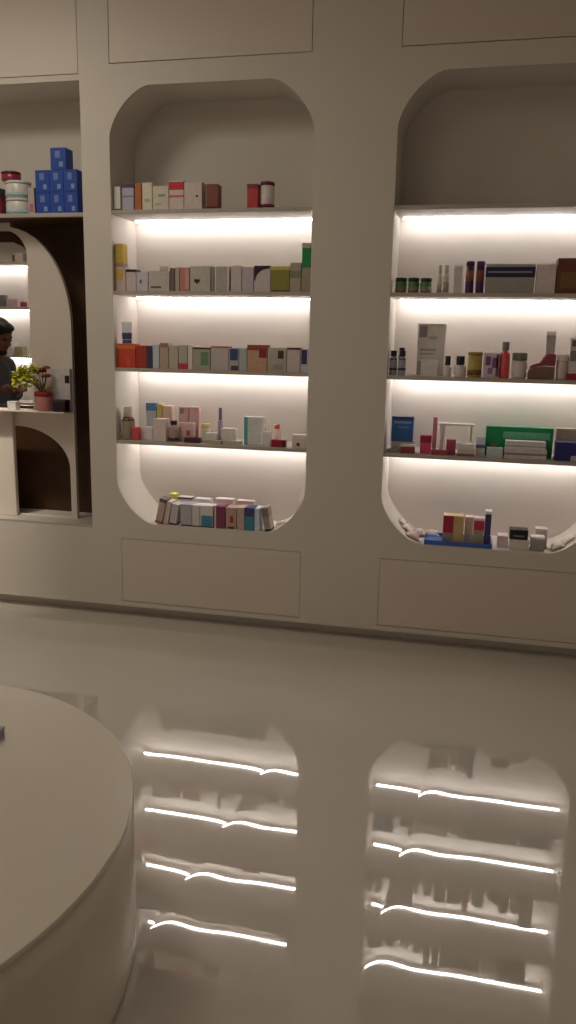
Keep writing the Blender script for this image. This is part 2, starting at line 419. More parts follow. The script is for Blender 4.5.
ITEMS = [
  ('carton','medicine_carton','box','plain off-white carton at the left end of the left niche top shelf','cartons on the top shelf of the left niche',(225, 218, 212),(-1.7445,0.025,2.074,0.0344,0.06,0.1105),'a1',{'bands': [(0, 0.07, (22, 18, 20))]}),
  ('carton','medicine_carton','box','lavender carton with dark purple top edge on left niche top shelf','cartons on the top shelf of the left niche',(178, 170, 192),(-1.6874,0.025,2.074,0.0591,0.06,0.1211),'a1',{'bands': [(0.86, 1, (58, 40, 72)), (0.5, 0.56, (120, 110, 150))]}),
  ('carton','medicine_carton','box','narrow orange-brown carton beside the lavender one on the top shelf','cartons on the top shelf of the left niche',(176, 84, 40),(-1.6346,0.025,2.074,0.0334,0.06,0.1245),'a1',{}),
  ('carton','medicine_carton','box','tall cream carton right of the orange-brown one on the top shelf','cartons on the top shelf of the left niche',(226, 214, 190),(-1.5879,0.025,2.074,0.0502,0.06,0.1254),'a1',{'patches': [(0.2, 0.3, 0.8, 0.42, (190, 172, 140))]}),
  ('carton','medicine_carton','box','low wide cream carton left of the red-topped one on the top shelf','cartons on the top shelf of the left niche',(216, 204, 182),(-1.5187,0.025,2.074,0.0811,0.06,0.1085),'a1',{'patches': [(0.35, 0.55, 0.8, 0.66, (150, 140, 120)), (0.15, 0.2, 0.5, 0.28, (180, 168, 146))]}),
  ('carton','medicine_carton','box','cream carton with red top band and red stripe on left niche top shelf','cartons on the top shelf of the left niche',(222, 196, 186),(-1.4383,0.025,2.074,0.0727,0.06,0.1316),'a1',{'bands': [(0.68, 0.95, (196, 30, 44)), (0.42, 0.5, (206, 80, 84))]}),
  ('carton','medicine_carton','box','blush carton with a small dark heart mark on left niche top shelf','cartons on the top shelf of the left niche',(214, 192, 184),(-1.3543,0.025,2.074,0.0891,0.06,0.123),'a1',{'heart': (0.72, 0.48, 0.16)}),
  ('carton','medicine_carton','box','dim maroon carton standing right of the heart-marked carton, top shelf','cartons on the top shelf of the left niche',(112, 50, 44),(-1.2595,0.025,2.074,0.0584,0.06,0.1121),'a1',{'bands': [(0, 0.1, (52, 16, 20))]}),
  ('carton','medicine_carton','box','bright red carton touching the capped white canister on the top shelf','cartons on the top shelf of the left niche',(186, 42, 44),(-1.0606,0.025,2.074,0.0522,0.06,0.1079),'a1',{'bands': [(0.82, 1, (120, 30, 40))]}),
  ('canister','supplement_canister','canister','white canister with maroon lid and base, alone at right of top shelf',None,(226, 206, 206),(-0.9967,0.025,2.074,0.0687,0.0699,0.1197),'a1',{'bands': [(0, 0.16, (96, 26, 40))], 'cap': (84, 22, 38)}),
  ('carton','medicine_carton','box','mauve carton with ochre print, under the ochre carton, second shelf left end','cartons on the second shelf of the left niche',(196, 174, 170),(-1.7352,0.025,1.695,0.0531,0.06,0.1151),'a2',{'patches': [(0.1, 0.45, 0.75, 0.9, (200, 150, 50))]}),
  ('carton','medicine_carton','box','ochre yellow carton stacked on a mauve one in the left niche corner','cartons on the second shelf of the left niche',(188, 150, 48),(-1.7416,0.025,1.8106,0.0402,0.06,0.1093),'a2',{'bands': [(0, 0.16, (150, 110, 100))]}),
  ('carton','medicine_carton','box','pale mauve carton with black top edge next to ochre-printed carton','cartons on the second shelf of the left niche',(206, 188, 190),(-1.6791,0.025,1.695,0.0519,0.06,0.1023),'a2',{'bands': [(0.88, 1, (26, 22, 24))]}),
  ('carton','medicine_carton','box','low lilac-white carton right of the black-edged one, second shelf','cartons on the second shelf of the left niche',(204, 196, 206),(-1.6204,0.025,1.695,0.0605,0.06,0.0904),'a2',{'patches': [(0.3, 0.4, 0.45, 0.6, (70, 60, 80))]}),
  ('carton','medicine_carton','box','low wide grey-pink carton in front of a taller beige one, second shelf','cartons on the second shelf of the left niche',(198, 182, 178),(-1.5319,0.025,1.695,0.1085,0.055,0.0953),'a2',{'patches': [(0.1, 0.15, 0.6, 0.24, (80, 66, 66))]}),
  ('carton','medicine_carton','box','beige carton peeking over the low grey-pink carton, second shelf','cartons on the second shelf of the left niche',(176, 150, 130),(-1.5361,0.1,1.695,0.0439,0.06,0.1249),'a2',{}),
  ('carton','medicine_carton','box','thin dark brown carton between grey cartons on the second shelf','cartons on the second shelf of the left niche',(98, 80, 70),(-1.4624,0.025,1.695,0.0226,0.06,0.1094),'a2',{}),
  ('carton','medicine_carton','box','thin grey carton left of the coral one on the second shelf','cartons on the second shelf of the left niche',(170, 164, 158),(-1.4373,0.025,1.695,0.021,0.06,0.1141),'a2',{}),
  ('carton','medicine_carton','box','coral red carton left of the dark-heart carton, second shelf','cartons on the second shelf of the left niche',(196, 108, 96),(-1.3987,0.025,1.695,0.0497,0.06,0.1117),'a2',{'patches': [(0.55, 0.1, 0.95, 0.95, (206, 150, 140))]}),
  ('carton','medicine_carton','box','large light grey carton with a black heart mark, second shelf','cartons on the second shelf of the left niche',(188, 180, 168),(-1.3189,0.025,1.695,0.1033,0.06,0.1187),'a2',{'heart': (0.34, 0.4, 0.3)}),
  ('carton','medicine_carton','box','sliver-thin taupe carton right of the heart carton, second shelf','cartons on the second shelf of the left niche',(134, 120, 110),(-1.2565,0.025,1.695,0.014,0.06,0.1159),'a2',{}),
  ('carton','medicine_carton','box','grey carton with pale edge stripes in the middle of second shelf','cartons on the second shelf of the left niche',(170, 158, 152),(-1.2096,0.025,1.695,0.0713,0.06,0.1163),'a2',{'patches': [(0, 0, 0.1, 1, (226, 218, 214)), (0.9, 0, 1, 1, (226, 218, 214))]}),
  ('carton','medicine_carton','box','plain pinkish white carton right of the stripe-edged one, second shelf','cartons on the second shelf of the left niche',(208, 190, 186),(-1.1368,0.025,1.695,0.0518,0.06,0.1209),'a2',{}),
  ('carton','medicine_carton','box','plain lavender carton left of the black-swoosh carton, second shelf','cartons on the second shelf of the left niche',(188, 174, 186),(-1.0795,0.025,1.695,0.0564,0.06,0.114),'a2',{}),
  ('carton','medicine_carton','box','mauve-white carton with black rounded corner print, second shelf','cartons on the second shelf of the left niche',(206, 190, 188),(-1.0079,0.025,1.695,0.0806,0.06,0.1208),'a2',{'swoosh': (30, 14, 34)}),
  ('carton','medicine_carton','box','olive green carton with yellow top band, second shelf','cartons on the second shelf of the left niche',(128, 118, 44),(-0.9199,0.025,1.695,0.089,0.06,0.1162),'a2',{'bands': [(0.86, 1, (190, 182, 80)), (0, 0.06, (52, 34, 24))]}),
  ('carton','medicine_carton','box','taupe carton with dull green band, second shelf right side','cartons on the second shelf of the left niche',(166, 150, 134),(-0.8461,0.025,1.695,0.052,0.06,0.1334),'a2',{'bands': [(0.48, 0.72, (112, 122, 82))]}),
  ('carton','medicine_carton','box','taupe carton under the green carton at second shelf right end','cartons on the second shelf of the left niche',(150, 132, 116),(-0.7944,0.025,1.695,0.0441,0.06,0.1116),'a2',{}),
  ('carton','medicine_carton','box','bright green carton with beige top stacked at second shelf right end','cartons on the second shelf of the left niche',(14, 120, 52),(-0.7963,0.025,1.8071,0.0399,0.06,0.1096),'a2',{'bands': [(0.8, 1, (168, 150, 128))]}),
  ('carton','medicine_carton','box','large orange-red carton at the third shelf left end','cartons on the third shelf of the left niche',(206, 52, 30),(-1.7126,0.025,1.319,0.0982,0.06,0.1191),'a3',{'bands': [(0.78, 0.95, (222, 96, 30))], 'patches': [(0.5, 0.05, 0.72, 0.5, (220, 60, 60))]}),
  ('tube','cream_tube','tube','white tube with navy lower half standing on the orange-red carton',None,(222, 214, 216),(-1.7141,0.025,1.4386,0.0582,0.035,0.1071),'a3',{'bands': [(0, 0.5, (48, 46, 92))], 'cap': (48, 46, 92)}),
  ('carton','medicine_carton','box','dark red carton with navy right side beside the orange-red one','cartons on the third shelf of the left niche',(158, 40, 26),(-1.6174,0.025,1.319,0.0858,0.06,0.1113),'a3',{'patches': [(0.66, 0, 1, 1, (44, 40, 72))]}),
  ('carton','medicine_carton','box','light blue-white carton right of the navy-sided red carton','cartons on the third shelf of the left niche',(196, 204, 222),(-1.5533,0.025,1.319,0.0345,0.06,0.1204),'a3',{}),
  ('carton','medicine_carton','box','brownish beige carton taller than its neighbours on the third shelf','cartons on the third shelf of the left niche',(184, 156, 136),(-1.5098,0.025,1.319,0.0455,0.06,0.1276),'a3',{'patches': [(0.1, 0.82, 0.9, 0.98, (150, 100, 80))]}),
  ('carton','medicine_carton','box','plain putty carton between the brownish and pink-based ones, third shelf','cartons on the third shelf of the left niche',(186, 172, 156),(-1.4602,0.025,1.319,0.0474,0.06,0.1144),'a3',{}),
  ('carton','medicine_carton','box','grey carton with pinkish red bottom band, third shelf','cartons on the third shelf of the left niche',(176, 166, 152),(-1.4102,0.025,1.319,0.0461,0.06,0.1184),'a3',{'bands': [(0, 0.24, (190, 40, 66))]}),
  ('carton','medicine_carton','box','narrow white-pink carton left of the dark-edged green one, third shelf','cartons on the third shelf of the left niche',(232, 214, 214),(-1.3719,0.025,1.319,0.0239,0.06,0.1191),'a3',{}),
  ('carton','medicine_carton','box','grey-green carton with dark top edge and green panel, third shelf','cartons on the third shelf of the left niche',(166, 162, 146),(-1.3131,0.025,1.319,0.0872,0.06,0.1082),'a3',{'bands': [(0.92, 1, (60, 48, 44))], 'patches': [(0.45, 0.2, 0.9, 0.8, (88, 124, 88))]}),
  ('carton','medicine_carton','box','grey-pink carton with thin red top edge, third shelf middle','cartons on the third shelf of the left niche',(192, 176, 176),(-1.2195,0.025,1.319,0.0914,0.06,0.1154),'a3',{'bands': [(0.94, 1, (160, 50, 50))]}),
  ('carton','medicine_carton','box','carton with navy block print on upper half, third shelf middle','cartons on the third shelf of the left niche',(176, 170, 178),(-1.1466,0.025,1.319,0.0478,0.06,0.1102),'a3',{'patches': [(0.1, 0.45, 0.9, 0.95, (38, 52, 110)), (0.2, 0.02, 0.95, 0.22, (60, 46, 44))]}),
  ('carton','medicine_carton','box','pale teal-grey carton left of the rust-topped one, third shelf','cartons on the third shelf of the left niche',(164, 180, 180),(-1.1003,0.025,1.319,0.0384,0.06,0.1102),'a3',{}),
  ('carton','medicine_carton','box','peach carton with rust top band and dark red flash, third shelf','cartons on the third shelf of the left niche',(196, 146, 118),(-1.0288,0.025,1.319,0.0985,0.06,0.126),'a3',{'bands': [(0.8, 1, (140, 50, 36))], 'patches': [(0.6, 0.52, 0.98, 0.84, (120, 24, 26))]}),
  ('carton','medicine_carton','box','grey carton with one dark square print, third shelf','cartons on the third shelf of the left niche',(176, 164, 152),(-0.9286,0.025,1.319,0.094,0.06,0.1147),'a3',{'patches': [(0.55, 0.55, 0.85, 0.88, (44, 34, 34)), (0.3, 0.1, 0.8, 0.3, (150, 134, 134))]}),
  ('carton','medicine_carton','box','pinkish white carton with dark maroon top edge, third shelf','cartons on the third shelf of the left niche',(208, 188, 184),(-0.847,0.025,1.319,0.063,0.06,0.1164),'a3',{'bands': [(0.92, 1, (66, 22, 28))]}),
  ('carton','medicine_carton','box','navy and white carton at the third shelf right end','cartons on the third shelf of the left niche',(196, 190, 200),(-0.7921,0.025,1.319,0.0393,0.06,0.1138),'a3',{'patches': [(0.1, 0.35, 0.8, 0.95, (36, 36, 92))]}),
  ('bottle','lotion_bottle','bottle','taupe bottle with dark brown collar and beige cap, fourth shelf left end',None,(150, 128, 112),(-1.7248,0.025,0.9518,0.0683,0.0695,0.168),'a4',{'bands': [(0.86, 1, (70, 34, 28))], 'cap': (206, 186, 158), 'capf': 0.3}),
  ('carton','small_pack','box','tiny bright red pack beside the taupe bottle, fourth shelf','small packs on the fourth shelf of the left niche',(214, 62, 66),(-1.6718,0.025,0.9518,0.0352,0.03,0.0678),'a4',{}),
  ('carton','small_pack','box','low white carton right of the tiny red pack, fourth shelf','small packs on the fourth shelf of the left niche',(232, 226, 224),(-1.6288,0.06,0.9518,0.074,0.05,0.0663),'a4',{}),
  ('carton','small_pack','box','tall blue-topped pale carton in the back row of fourth shelf','small packs on the fourth shelf of the left niche',(186, 194, 212),(-1.6291,0.135,0.9518,0.0547,0.04,0.1847),'a4',{'bands': [(0.78, 1, (80, 130, 190))]}),
  ('carton','small_pack','box','narrow lemon yellow carton behind the fourth shelf pink packs','small packs on the fourth shelf of the left niche',(226, 204, 92),(-1.5817,0.135,0.9518,0.0266,0.04,0.1812),'a4',{}),
  ('carton','small_pack','box','peach carton right of the lemon yellow one, fourth shelf back row','small packs on the fourth shelf of the left niche',(228, 196, 178),(-1.5386,0.135,0.9518,0.0508,0.04,0.1724),'a4',{}),
  ('carton','small_pack','box','blush white carton in front of the lemon yellow one, fourth shelf','small packs on the fourth shelf of the left niche',(228, 204, 200),(-1.5377,0.025,0.9518,0.0672,0.05,0.1141),'a4',{}),
  ('bottle','serum_bottle','bottle','short mauve bottle with black cap on the fourth shelf',None,(168, 128, 128),(-1.4713,0.025,0.9518,0.0527,0.0539,0.1067),'a4',{'bands': [(0, 0.2, (40, 26, 30))], 'cap': (22, 18, 20), 'capf': 0.2}),
  ('carton','small_pack','box','pink carton, left of two matching ones in fourth shelf back row','small packs on the fourth shelf of the left niche',(226, 172, 176),(-1.4483,0.135,0.9518,0.0504,0.04,0.1705),'a4',{'patches': [(0.1, 0.8, 0.5, 0.95, (150, 120, 110))]}),
  ('carton','small_pack','box','pink carton, right of two matching ones in fourth shelf back row','small packs on the fourth shelf of the left niche',(226, 172, 176),(-1.3922,0.135,0.9518,0.0539,0.04,0.1726),'a4',{}),
  ('carton','small_pack','box','pink carton with red dot print in front of the matching pink pair','small packs on the fourth shelf of the left niche',(232, 190, 192),(-1.4183,0.082,0.9518,0.0775,0.045,0.0936),'a4',{'patches': [(0.55, 0.3, 0.8, 0.6, (170, 70, 76))]}),
  ('carton','palette_case','case','flat dark maroon case on the fourth shelf front edge',None,(60, 24, 34),(-1.3646,0.025,0.9518,0.0844,0.03,0.027),'a4',{}),
  ('jar','cream_jar','jar','cream coloured jar with yellow lid, middle of the fourth shelf',None,(228, 220, 200),(-1.3245,0.1,0.9518,0.0501,0.0513,0.0908),'a4',{'cap': (222, 206, 130)}),
  ('bottle','lip_gloss_stick','lip gloss','slim lavender stick standing in the middle of the fourth shelf',None,(150, 136, 160),(-1.2422,0.1,0.9518,0.0244,0.0256,0.1755),'a4',{'cap': (110, 96, 130), 'capf': 0.35}),
  ('carton','soap_bar_pack','box','flat tan pack right of the maroon case on the fourth shelf','small packs on the fourth shelf of the left niche',(190, 164, 142),(-1.2539,0.025,0.9518,0.0813,0.033,0.0174),'a4',{}),
  ('carton','small_pack','box','low white carton behind the flat tan pack, fourth shelf','small packs on the fourth shelf of the left niche',(225, 218, 212),(-1.2776,0.06,0.9518,0.0575,0.035,0.0507),'a4',{}),
  ('carton','soap_bar_pack','box','flat tan pack, second from the maroon case, fourth shelf','small packs on the fourth shelf of the left niche',(196, 176, 158),(-1.153,0.025,0.9518,0.0929,0.033,0.0195),'a4',{}),
  ('carton','small_pack','box','white carton behind the second flat tan pack, fourth shelf','small packs on the fourth shelf of the left niche',(234, 226, 222),(-1.1849,0.06,0.9518,0.0726,0.05,0.077),'a4',{}),
  ('carton','small_pack','box','tall white carton with teal left edge on the fourth shelf','small packs on the fourth shelf of the left niche',(226, 226, 230),(-1.0547,0.06,0.9518,0.0921,0.05,0.1405),'a4',{'patches': [(0, 0, 0.2, 1, (70, 164, 178))]}),
  ('bottle','lotion_bottle','bottle','slim white bottle behind the teal-edged carton, fourth shelf',None,(232, 226, 222),(-1.0118,0.135,0.9518,0.0303,0.0315,0.131),'a4',{'cap': (230, 214, 200), 'capf': 0.2}),
  ('carton','small_pack','box','small white cube pack left of dark red case, fourth shelf','small packs on the fourth shelf of the left niche',(236, 228, 226),(-0.9759,0.025,0.9518,0.0367,0.03,0.0724),'a4',{}),
  ('bottle','serum_bottle','bottle','clear pink bottle with orange-red cap behind the dark red case',None,(236, 206, 196),(-0.9452,0.1,0.9518,0.0402,0.0414,0.1034),'a4',{'cap': (214, 84, 54), 'capf': 0.22}),
  ('carton','palette_case','case','flat crimson case at the right of the fourth shelf',None,(150, 14, 36),(-0.9141,0.025,0.9518,0.0731,0.03,0.0355),'a4',{'patches': [(0.75, 0, 1, 1, (40, 20, 22))]}),
  ('carton','small_pack','box','white pack with dark dot at the fourth shelf right end','small packs on the fourth shelf of the left niche',(226, 214, 206),(-0.8124,0.025,0.9518,0.0642,0.05,0.0647),'a4',{'patches': [(0.35, 0.15, 0.6, 0.4, (50, 30, 36))]}),
  ('carton','medicine_carton','box','rose brown carton tipped against the curved left corner of niche bottom','cartons on the bottom of the left niche',(190, 158, 152),(-1.5531,0.025,0.5217,0.0365,0.07,0.1333),'a5',{'bands': [(0.86, 1, (84, 66, 66)), (0, 0.1, (140, 70, 66))], 'tilt': 13}),
  ('carton','medicine_carton','box','blush carton tipped beside the rose brown one, left niche bottom','cartons on the bottom of the left niche',(206, 176, 172),(-1.5131,0.025,0.5202,0.0259,0.07,0.1226),'a5',{'tilt': 11.5}),
  ('carton','medicine_carton','box','grey-white carton right of the two tipped ones, left niche bottom','cartons on the bottom of the left niche',(190, 182, 186),(-1.4733,0.025,0.5206,0.0385,0.08,0.1093),'a5',{'bands': [(0, 0.06, (22, 18, 20))], 'tilt': 9}),
  ('carton','medicine_carton','box','lilac grey carton with dark lower edge, left niche bottom','cartons on the bottom of the left niche',(172, 164, 178),(-1.3982,0.025,0.517,0.0589,0.08,0.1141),'a5',{'bands': [(0, 0.06, (22, 18, 20))]}),
  ('carton','medicine_carton','box','narrow white carton left of teal-fronted one, left niche bottom','cartons on the bottom of the left niche',(210, 200, 204),(-1.3453,0.025,0.517,0.0401,0.08,0.1122),'a5',{'bands': [(0, 0.05, (22, 18, 20))]}),
  ('carton','medicine_carton','box','white carton with teal lower front, left niche bottom','cartons on the bottom of the left niche',(220, 210, 214),(-1.2874,0.025,0.517,0.069,0.08,0.1133),'a5',{'bands': [(0, 0.05, (22, 18, 20))], 'patches': [(0.1, 0.06, 0.95, 0.55, (44, 112, 146))]}),
  ('carton','medicine_carton','box','purple-maroon carton in the middle of left niche bottom','cartons on the bottom of the left niche',(112, 38, 66),(-1.2161,0.025,0.517,0.0551,0.08,0.1153),'a5',{'patches': [(0, 0, 0.14, 1, (226, 200, 206))]}),
  ('carton','medicine_carton','box','dusty pink carton with a red mark, left niche bottom','cartons on the bottom of the left niche',(176, 136, 126),(-1.156,0.025,0.517,0.0563,0.08,0.1134),'a5',{'patches': [(0.4, 0.3, 0.7, 0.6, (140, 30, 40)), (0.2, 0.03, 0.8, 0.12, (70, 30, 30))]}),
  ('carton','medicine_carton','box','plain beige-rose carton left of navy and teal one, niche bottom','cartons on the bottom of the left niche',(188, 156, 146),(-1.1051,0.025,0.517,0.039,0.08,0.1168),'a5',{}),
  ('carton','medicine_carton','box','carton navy above and teal below, left niche bottom','cartons on the bottom of the left niche',(42, 118, 142),(-1.0586,0.025,0.517,0.0473,0.08,0.1177),'a5',{'bands': [(0.62, 1, (44, 48, 100))]}),
  ('carton','medicine_carton','box','pale icy blue carton right of the navy and teal one','cartons on the bottom of the left niche',(196, 214, 232),(-1.0186,0.025,0.517,0.0261,0.08,0.1177),'a5',{}),
  ('carton','medicine_carton','box','grey-brown carton leaning at the right end of left niche bottom','cartons on the bottom of the left niche',(150, 128, 118),(-0.9595,0.025,0.5211,0.0332,0.07,0.1216),'a5',{'bands': [(0, 0.08, (22, 18, 20)), (0.6, 0.95, (112, 94, 92))], 'tilt': -11}),
  ('carton','medicine_carton','box','lemon yellow carton in back row of the left niche bottom','cartons on the bottom of the left niche',(232, 222, 92),(-1.5296,0.175,0.517,0.0387,0.05,0.1347),'a5',{}),
  ('carton','medicine_carton','box','white carton in back row behind the lilac grey one, niche bottom','cartons on the bottom of the left niche',(226, 216, 218),(-1.4587,0.175,0.517,0.0782,0.05,0.1227),'a5',{'bands': [(0.9, 0.97, (60, 54, 60))]}),
  ('carton','medicine_carton','box','white carton in back row behind the teal-fronted one, niche bottom','cartons on the bottom of the left niche',(230, 220, 222),(-1.3629,0.175,0.517,0.0886,0.05,0.1178),'a5',{}),
  ('carton','medicine_carton','box','pinkish white carton in back row behind purple-maroon one','cartons on the bottom of the left niche',(236, 214, 214),(-1.2402,0.175,0.517,0.0985,0.05,0.1254),'a5',{}),
  ('carton','medicine_carton','box','pinkish white carton in back row behind the navy and teal one','cartons on the bottom of the left niche',(232, 208, 206),(-1.1245,0.175,0.517,0.0974,0.05,0.1219),'a5',{}),
  ('packet','foil_sachet','packet','small pink sachet lying at the curved right corner of left niche',None,(226, 190, 184),(-0.9185,0.1,0.5407,0.0463,0.05,0.014),'a5',{'tilt': -20}),
  ('jar','herbal_jar','jar','dark-lidded green jar, leftmost of three on the right niche second shelf','green jars on the right niche',(66, 112, 56),(-0.3496,0.025,1.695,0.0538,0.055,0.0678),'b2',{'bands': [(0, 0.4, (112, 96, 80))], 'cap': (18, 30, 18)}),
  ('jar','herbal_jar','jar','dark-lidded green jar, middle of three on the right niche second shelf','green jars on the right niche',(66, 112, 56),(-0.2911,0.025,1.695,0.0507,0.0519,0.068),'b2',{'bands': [(0, 0.4, (112, 96, 80))], 'cap': (18, 30, 18)}),
  ('jar','herbal_jar','jar','dark-lidded green jar, rightmost of three on the right niche second shelf','green jars on the right niche',(66, 112, 56),(-0.2352,0.025,1.695,0.0522,0.0534,0.0663),'b2',{'bands': [(0, 0.4, (112, 96, 80))], 'cap': (18, 30, 18)}),
  ('bottle','clear_bottle','bottle','faint white bottle nearest the green jars, with grey base','pale bottles on the second shelf',(216, 206, 198),(-0.1774,0.1,1.695,0.0216,0.0228,0.1296),'b2',{'bands': [(0, 0.35, (176, 166, 158))], 'cap': (190, 178, 170), 'capf': 0.3}),
  ('bottle','clear_bottle','bottle','faint white bottle, second from the green jars, with grey base','pale bottles on the second shelf',(216, 206, 198),(-0.1478,0.1,1.695,0.0261,0.0273,0.1296),'b2',{'bands': [(0, 0.4, (166, 156, 150))], 'cap': (190, 178, 170), 'capf': 0.3}),
  ('carton','medicine_carton','box','blank white carton left of the purple pair, right niche second shelf',None,(220, 208, 204),(-0.0927,0.1,1.695,0.0395,0.05,0.1251),'b2',{}),
  ('canister','shampoo_bottle','bottle','straight dark purple bottle with copper middle, left of the pair','purple bottles',(52, 22, 70),(-0.0397,0.025,1.695,0.0375,0.0387,0.1396),'b2',{'bands': [(0.38, 0.72, (120, 58, 44))], 'cap': (44, 20, 58), 'capf': 0.14, 'sq': 1}),
  ('canister','shampoo_bottle','bottle','straight dark purple bottle with copper middle, beside wide grey box','purple bottles',(52, 22, 70),(0.0055,0.025,1.695,0.0365,0.0377,0.1395),'b2',{'bands': [(0.38, 0.72, (120, 58, 44))], 'cap': (70, 24, 90), 'capf': 0.14, 'sq': 1}),
  ('carton','wide_carton','box','wide grey box with a navy band across its upper front',None,(150, 144, 138),(0.1363,0.025,1.695,0.2123,0.08,0.1264),'b2',{'bands': [(0.55, 0.9, (24, 20, 56))], 'patches': [(0.04, 0.7, 0.94, 0.76, (130, 122, 140))]}),
  ('carton','wide_carton','box','pinkish white box between grey banded box and brown box',None,(226, 208, 202),(0.2906,0.025,1.695,0.081,0.08,0.1263),'b2',{}),
  ('carton','wide_carton','box','brown box with olive front panel at the frame edge, second shelf',None,(92, 44, 36),(0.4062,0.025,1.695,0.1422,0.1,0.1514),'b2',{'patches': [(0.12, 0.15, 0.8, 0.6, (104, 72, 30))]}),
  ('bottle','tonic_bottle','bottle','lavender bottle with black cap at the left end of third shelf','black-capped lavender bottles',(150, 140, 160),(-0.3672,0.025,1.319,0.0339,0.0351,0.114),'b3',{'bands': [(0.2, 0.3, (44, 38, 52)), (0.62, 0.68, (80, 74, 92))], 'cap': (22, 18, 20), 'capf': 0.24, 'sq': 1}),
  ('bottle','tonic_bottle','bottle','lavender bottle with black cap, second from the left end','black-capped lavender bottles',(150, 140, 160),(-0.3264,0.025,1.319,0.036,0.0372,0.1149),'b3',{'bands': [(0.2, 0.3, (44, 38, 52)), (0.62, 0.68, (80, 74, 92))], 'cap': (22, 18, 20), 'capf': 0.24, 'sq': 1}),
  ('bottle','tonic_bottle','bottle','black-capped lavender bottle standing behind the front pair','black-capped lavender bottles',(150, 140, 160),(-0.3358,0.1,1.319,0.032,0.0332,0.128),'b3',{'cap': (22, 18, 20), 'capf': 0.2, 'sq': 1}),
  ('carton','tall_carton','box','tallest white carton on the third shelf, grey square print top left',None,(222, 212, 208),(-0.1988,0.1,1.319,0.1288,0.06,0.2409),'b3',{'patches': [(0.06, 0.74, 0.34, 0.96, (140, 130, 128)), (0.4, 0.7, 0.7, 0.76, (180, 168, 164)), (0.1, 0.48, 0.7, 0.52, (164, 152, 150)), (0.1, 0.41, 0.6, 0.44, (164, 152, 150))]}),
  ('carton','medicine_carton','box','small white carton with grey left edge before the tallest carton',None,(230, 220, 216),(-0.2095,0.025,1.319,0.0927,0.05,0.074),'b3',{'patches': [(0, 0.05, 0.2, 0.95, (150, 138, 132))]}),
  ('bottle','tablet_bottle','bottle','small white bottle with black cap right of the tallest carton','white tablet bottles with black caps',(228, 218, 216),(-0.1148,0.025,1.319,0.0379,0.0391,0.0945),'b3',{'cap': (22, 18, 20), 'capf': 0.45}),
  ('bottle','tablet_bottle','bottle','wider white bottle with black cap left of yellow and brown canister','white tablet bottles with black caps',(228, 218, 222),(-0.0577,0.025,1.319,0.0557,0.0569,0.0958),'b3',{'cap': (26, 22, 34), 'capf': 0.42}),
  ('canister','vitamin_canister','canister','yellow canister with brown side beside black-capped white bottle',None,(176, 150, 60),(0.0076,0.025,1.319,0.066,0.0672,0.1153),'b3',{'bands': [(0.1, 0.3, (120, 64, 36))], 'cap': (150, 120, 60)}),
  ('carton','medicine_carton','box','white carton printed with purple flowers, third shelf centre',None,(206, 192, 206),(0.0809,0.025,1.319,0.0707,0.06,0.1137),'b3',{'patches': [(0.15, 0.5, 0.45, 0.85, (112, 52, 120)), (0.55, 0.4, 0.92, 0.8, (124, 60, 120)), (0.3, 0.15, 0.6, 0.4, (150, 90, 150)), (0.8, 0.05, 1, 0.95, (112, 66, 100))]}),
  ('bottle','tonic_bottle','bottle','coral red bottle with grey cap standing on the third shelf',None,(226, 70, 78),(0.1406,0.025,1.319,0.0463,0.0475,0.164),'b3',{'cap': (112, 106, 100), 'capf': 0.24}),
  ('jar','cream_jar','jar','white jar with dark green lid right of the coral bottle',None,(226, 214, 204),(0.2069,0.025,1.319,0.0679,0.0691,0.1165),'b3',{'cap': (84, 96, 70), 'capf': 0.3}),
  ('wedge','shoe_pouch','pouch','maroon and brown wedge-shaped pouch rising to the right, third shelf',None,(112, 78, 66),(0.3046,0.025,1.319,0.1155,0.07,0.1129),'b3',{'cap': (136, 48, 62)}),
  ('tube','cream_tube','tube','white upright tube with grey printed label behind the maroon pouch',None,(222, 212, 206),(0.3449,0.135,1.319,0.0429,0.035,0.2147),'b3',{'bands': [(0.35, 0.92, (156, 146, 142))], 'cap': (206, 190, 184), 'capf': 0.12}),
  ('jar','cream_jar','jar','round blush jar right of the maroon pouch on the third shelf',None,(232, 204, 202),(0.3932,0.025,1.319,0.0501,0.0513,0.1123),'b3',{'cap': (238, 222, 218)}),
  ('carton','medicine_carton','box','white carton with dark prints and red base at frame edge',None,(220, 208, 204),(0.4514,0.025,1.319,0.0648,0.06,0.1861),'b3',{'bands': [(0, 0.16, (160, 24, 36))], 'patches': [(0.05, 0.45, 0.5, 0.7, (120, 110, 106)), (0.1, 0.8, 0.5, 0.95, (90, 80, 80))]}),
  ('carton','small_pack','box','white carton under the bright blue carton, fourth shelf left end',None,(232, 224, 222),(-0.31,0.1,0.9518,0.1083,0.055,0.0466),'b4',{}),
  ('carton','medicine_carton','box','bright blue carton with pale lines at fourth shelf left end',None,(34, 84, 170),(-0.3149,0.1,0.9989,0.1038,0.05,0.1193),'b4',{'bands': [(0.9, 1, (30, 36, 92))], 'patches': [(0.12, 0.74, 0.9, 0.82, (120, 160, 210)), (0.3, 0.56, 0.8, 0.61, (90, 140, 200))]}),
  ('carton','small_pack','box','flat dark maroon pack in front of the bright blue carton','flat packs on the fourth shelf of the right niche',(124, 40, 40),(-0.2799,0.025,0.9518,0.0671,0.045,0.0406),'b4',{'bands': [(0.8, 1, (222, 206, 200))]}),
  ('carton','small_pack','box','flat grey pack at the very left of the fourth shelf','flat packs on the fourth shelf of the right niche',(132, 124, 116),(-0.3513,0.025,0.9518,0.0562,0.05,0.0179),'b4',{}),
  ('carton','small_pack','box','hot pink cube carton with crimson top, fourth shelf',None,(226, 56, 104),(-0.1978,0.06,0.9518,0.0508,0.05,0.0855),'b4',{'bands': [(0.6, 1, (150, 16, 50))]}),
  ('carton','small_pack','box','slim pink upright carton left of the white acrylic stand',None,(206, 130, 140),(-0.1601,0.135,0.9518,0.0198,0.03,0.1696),'b4',{}),
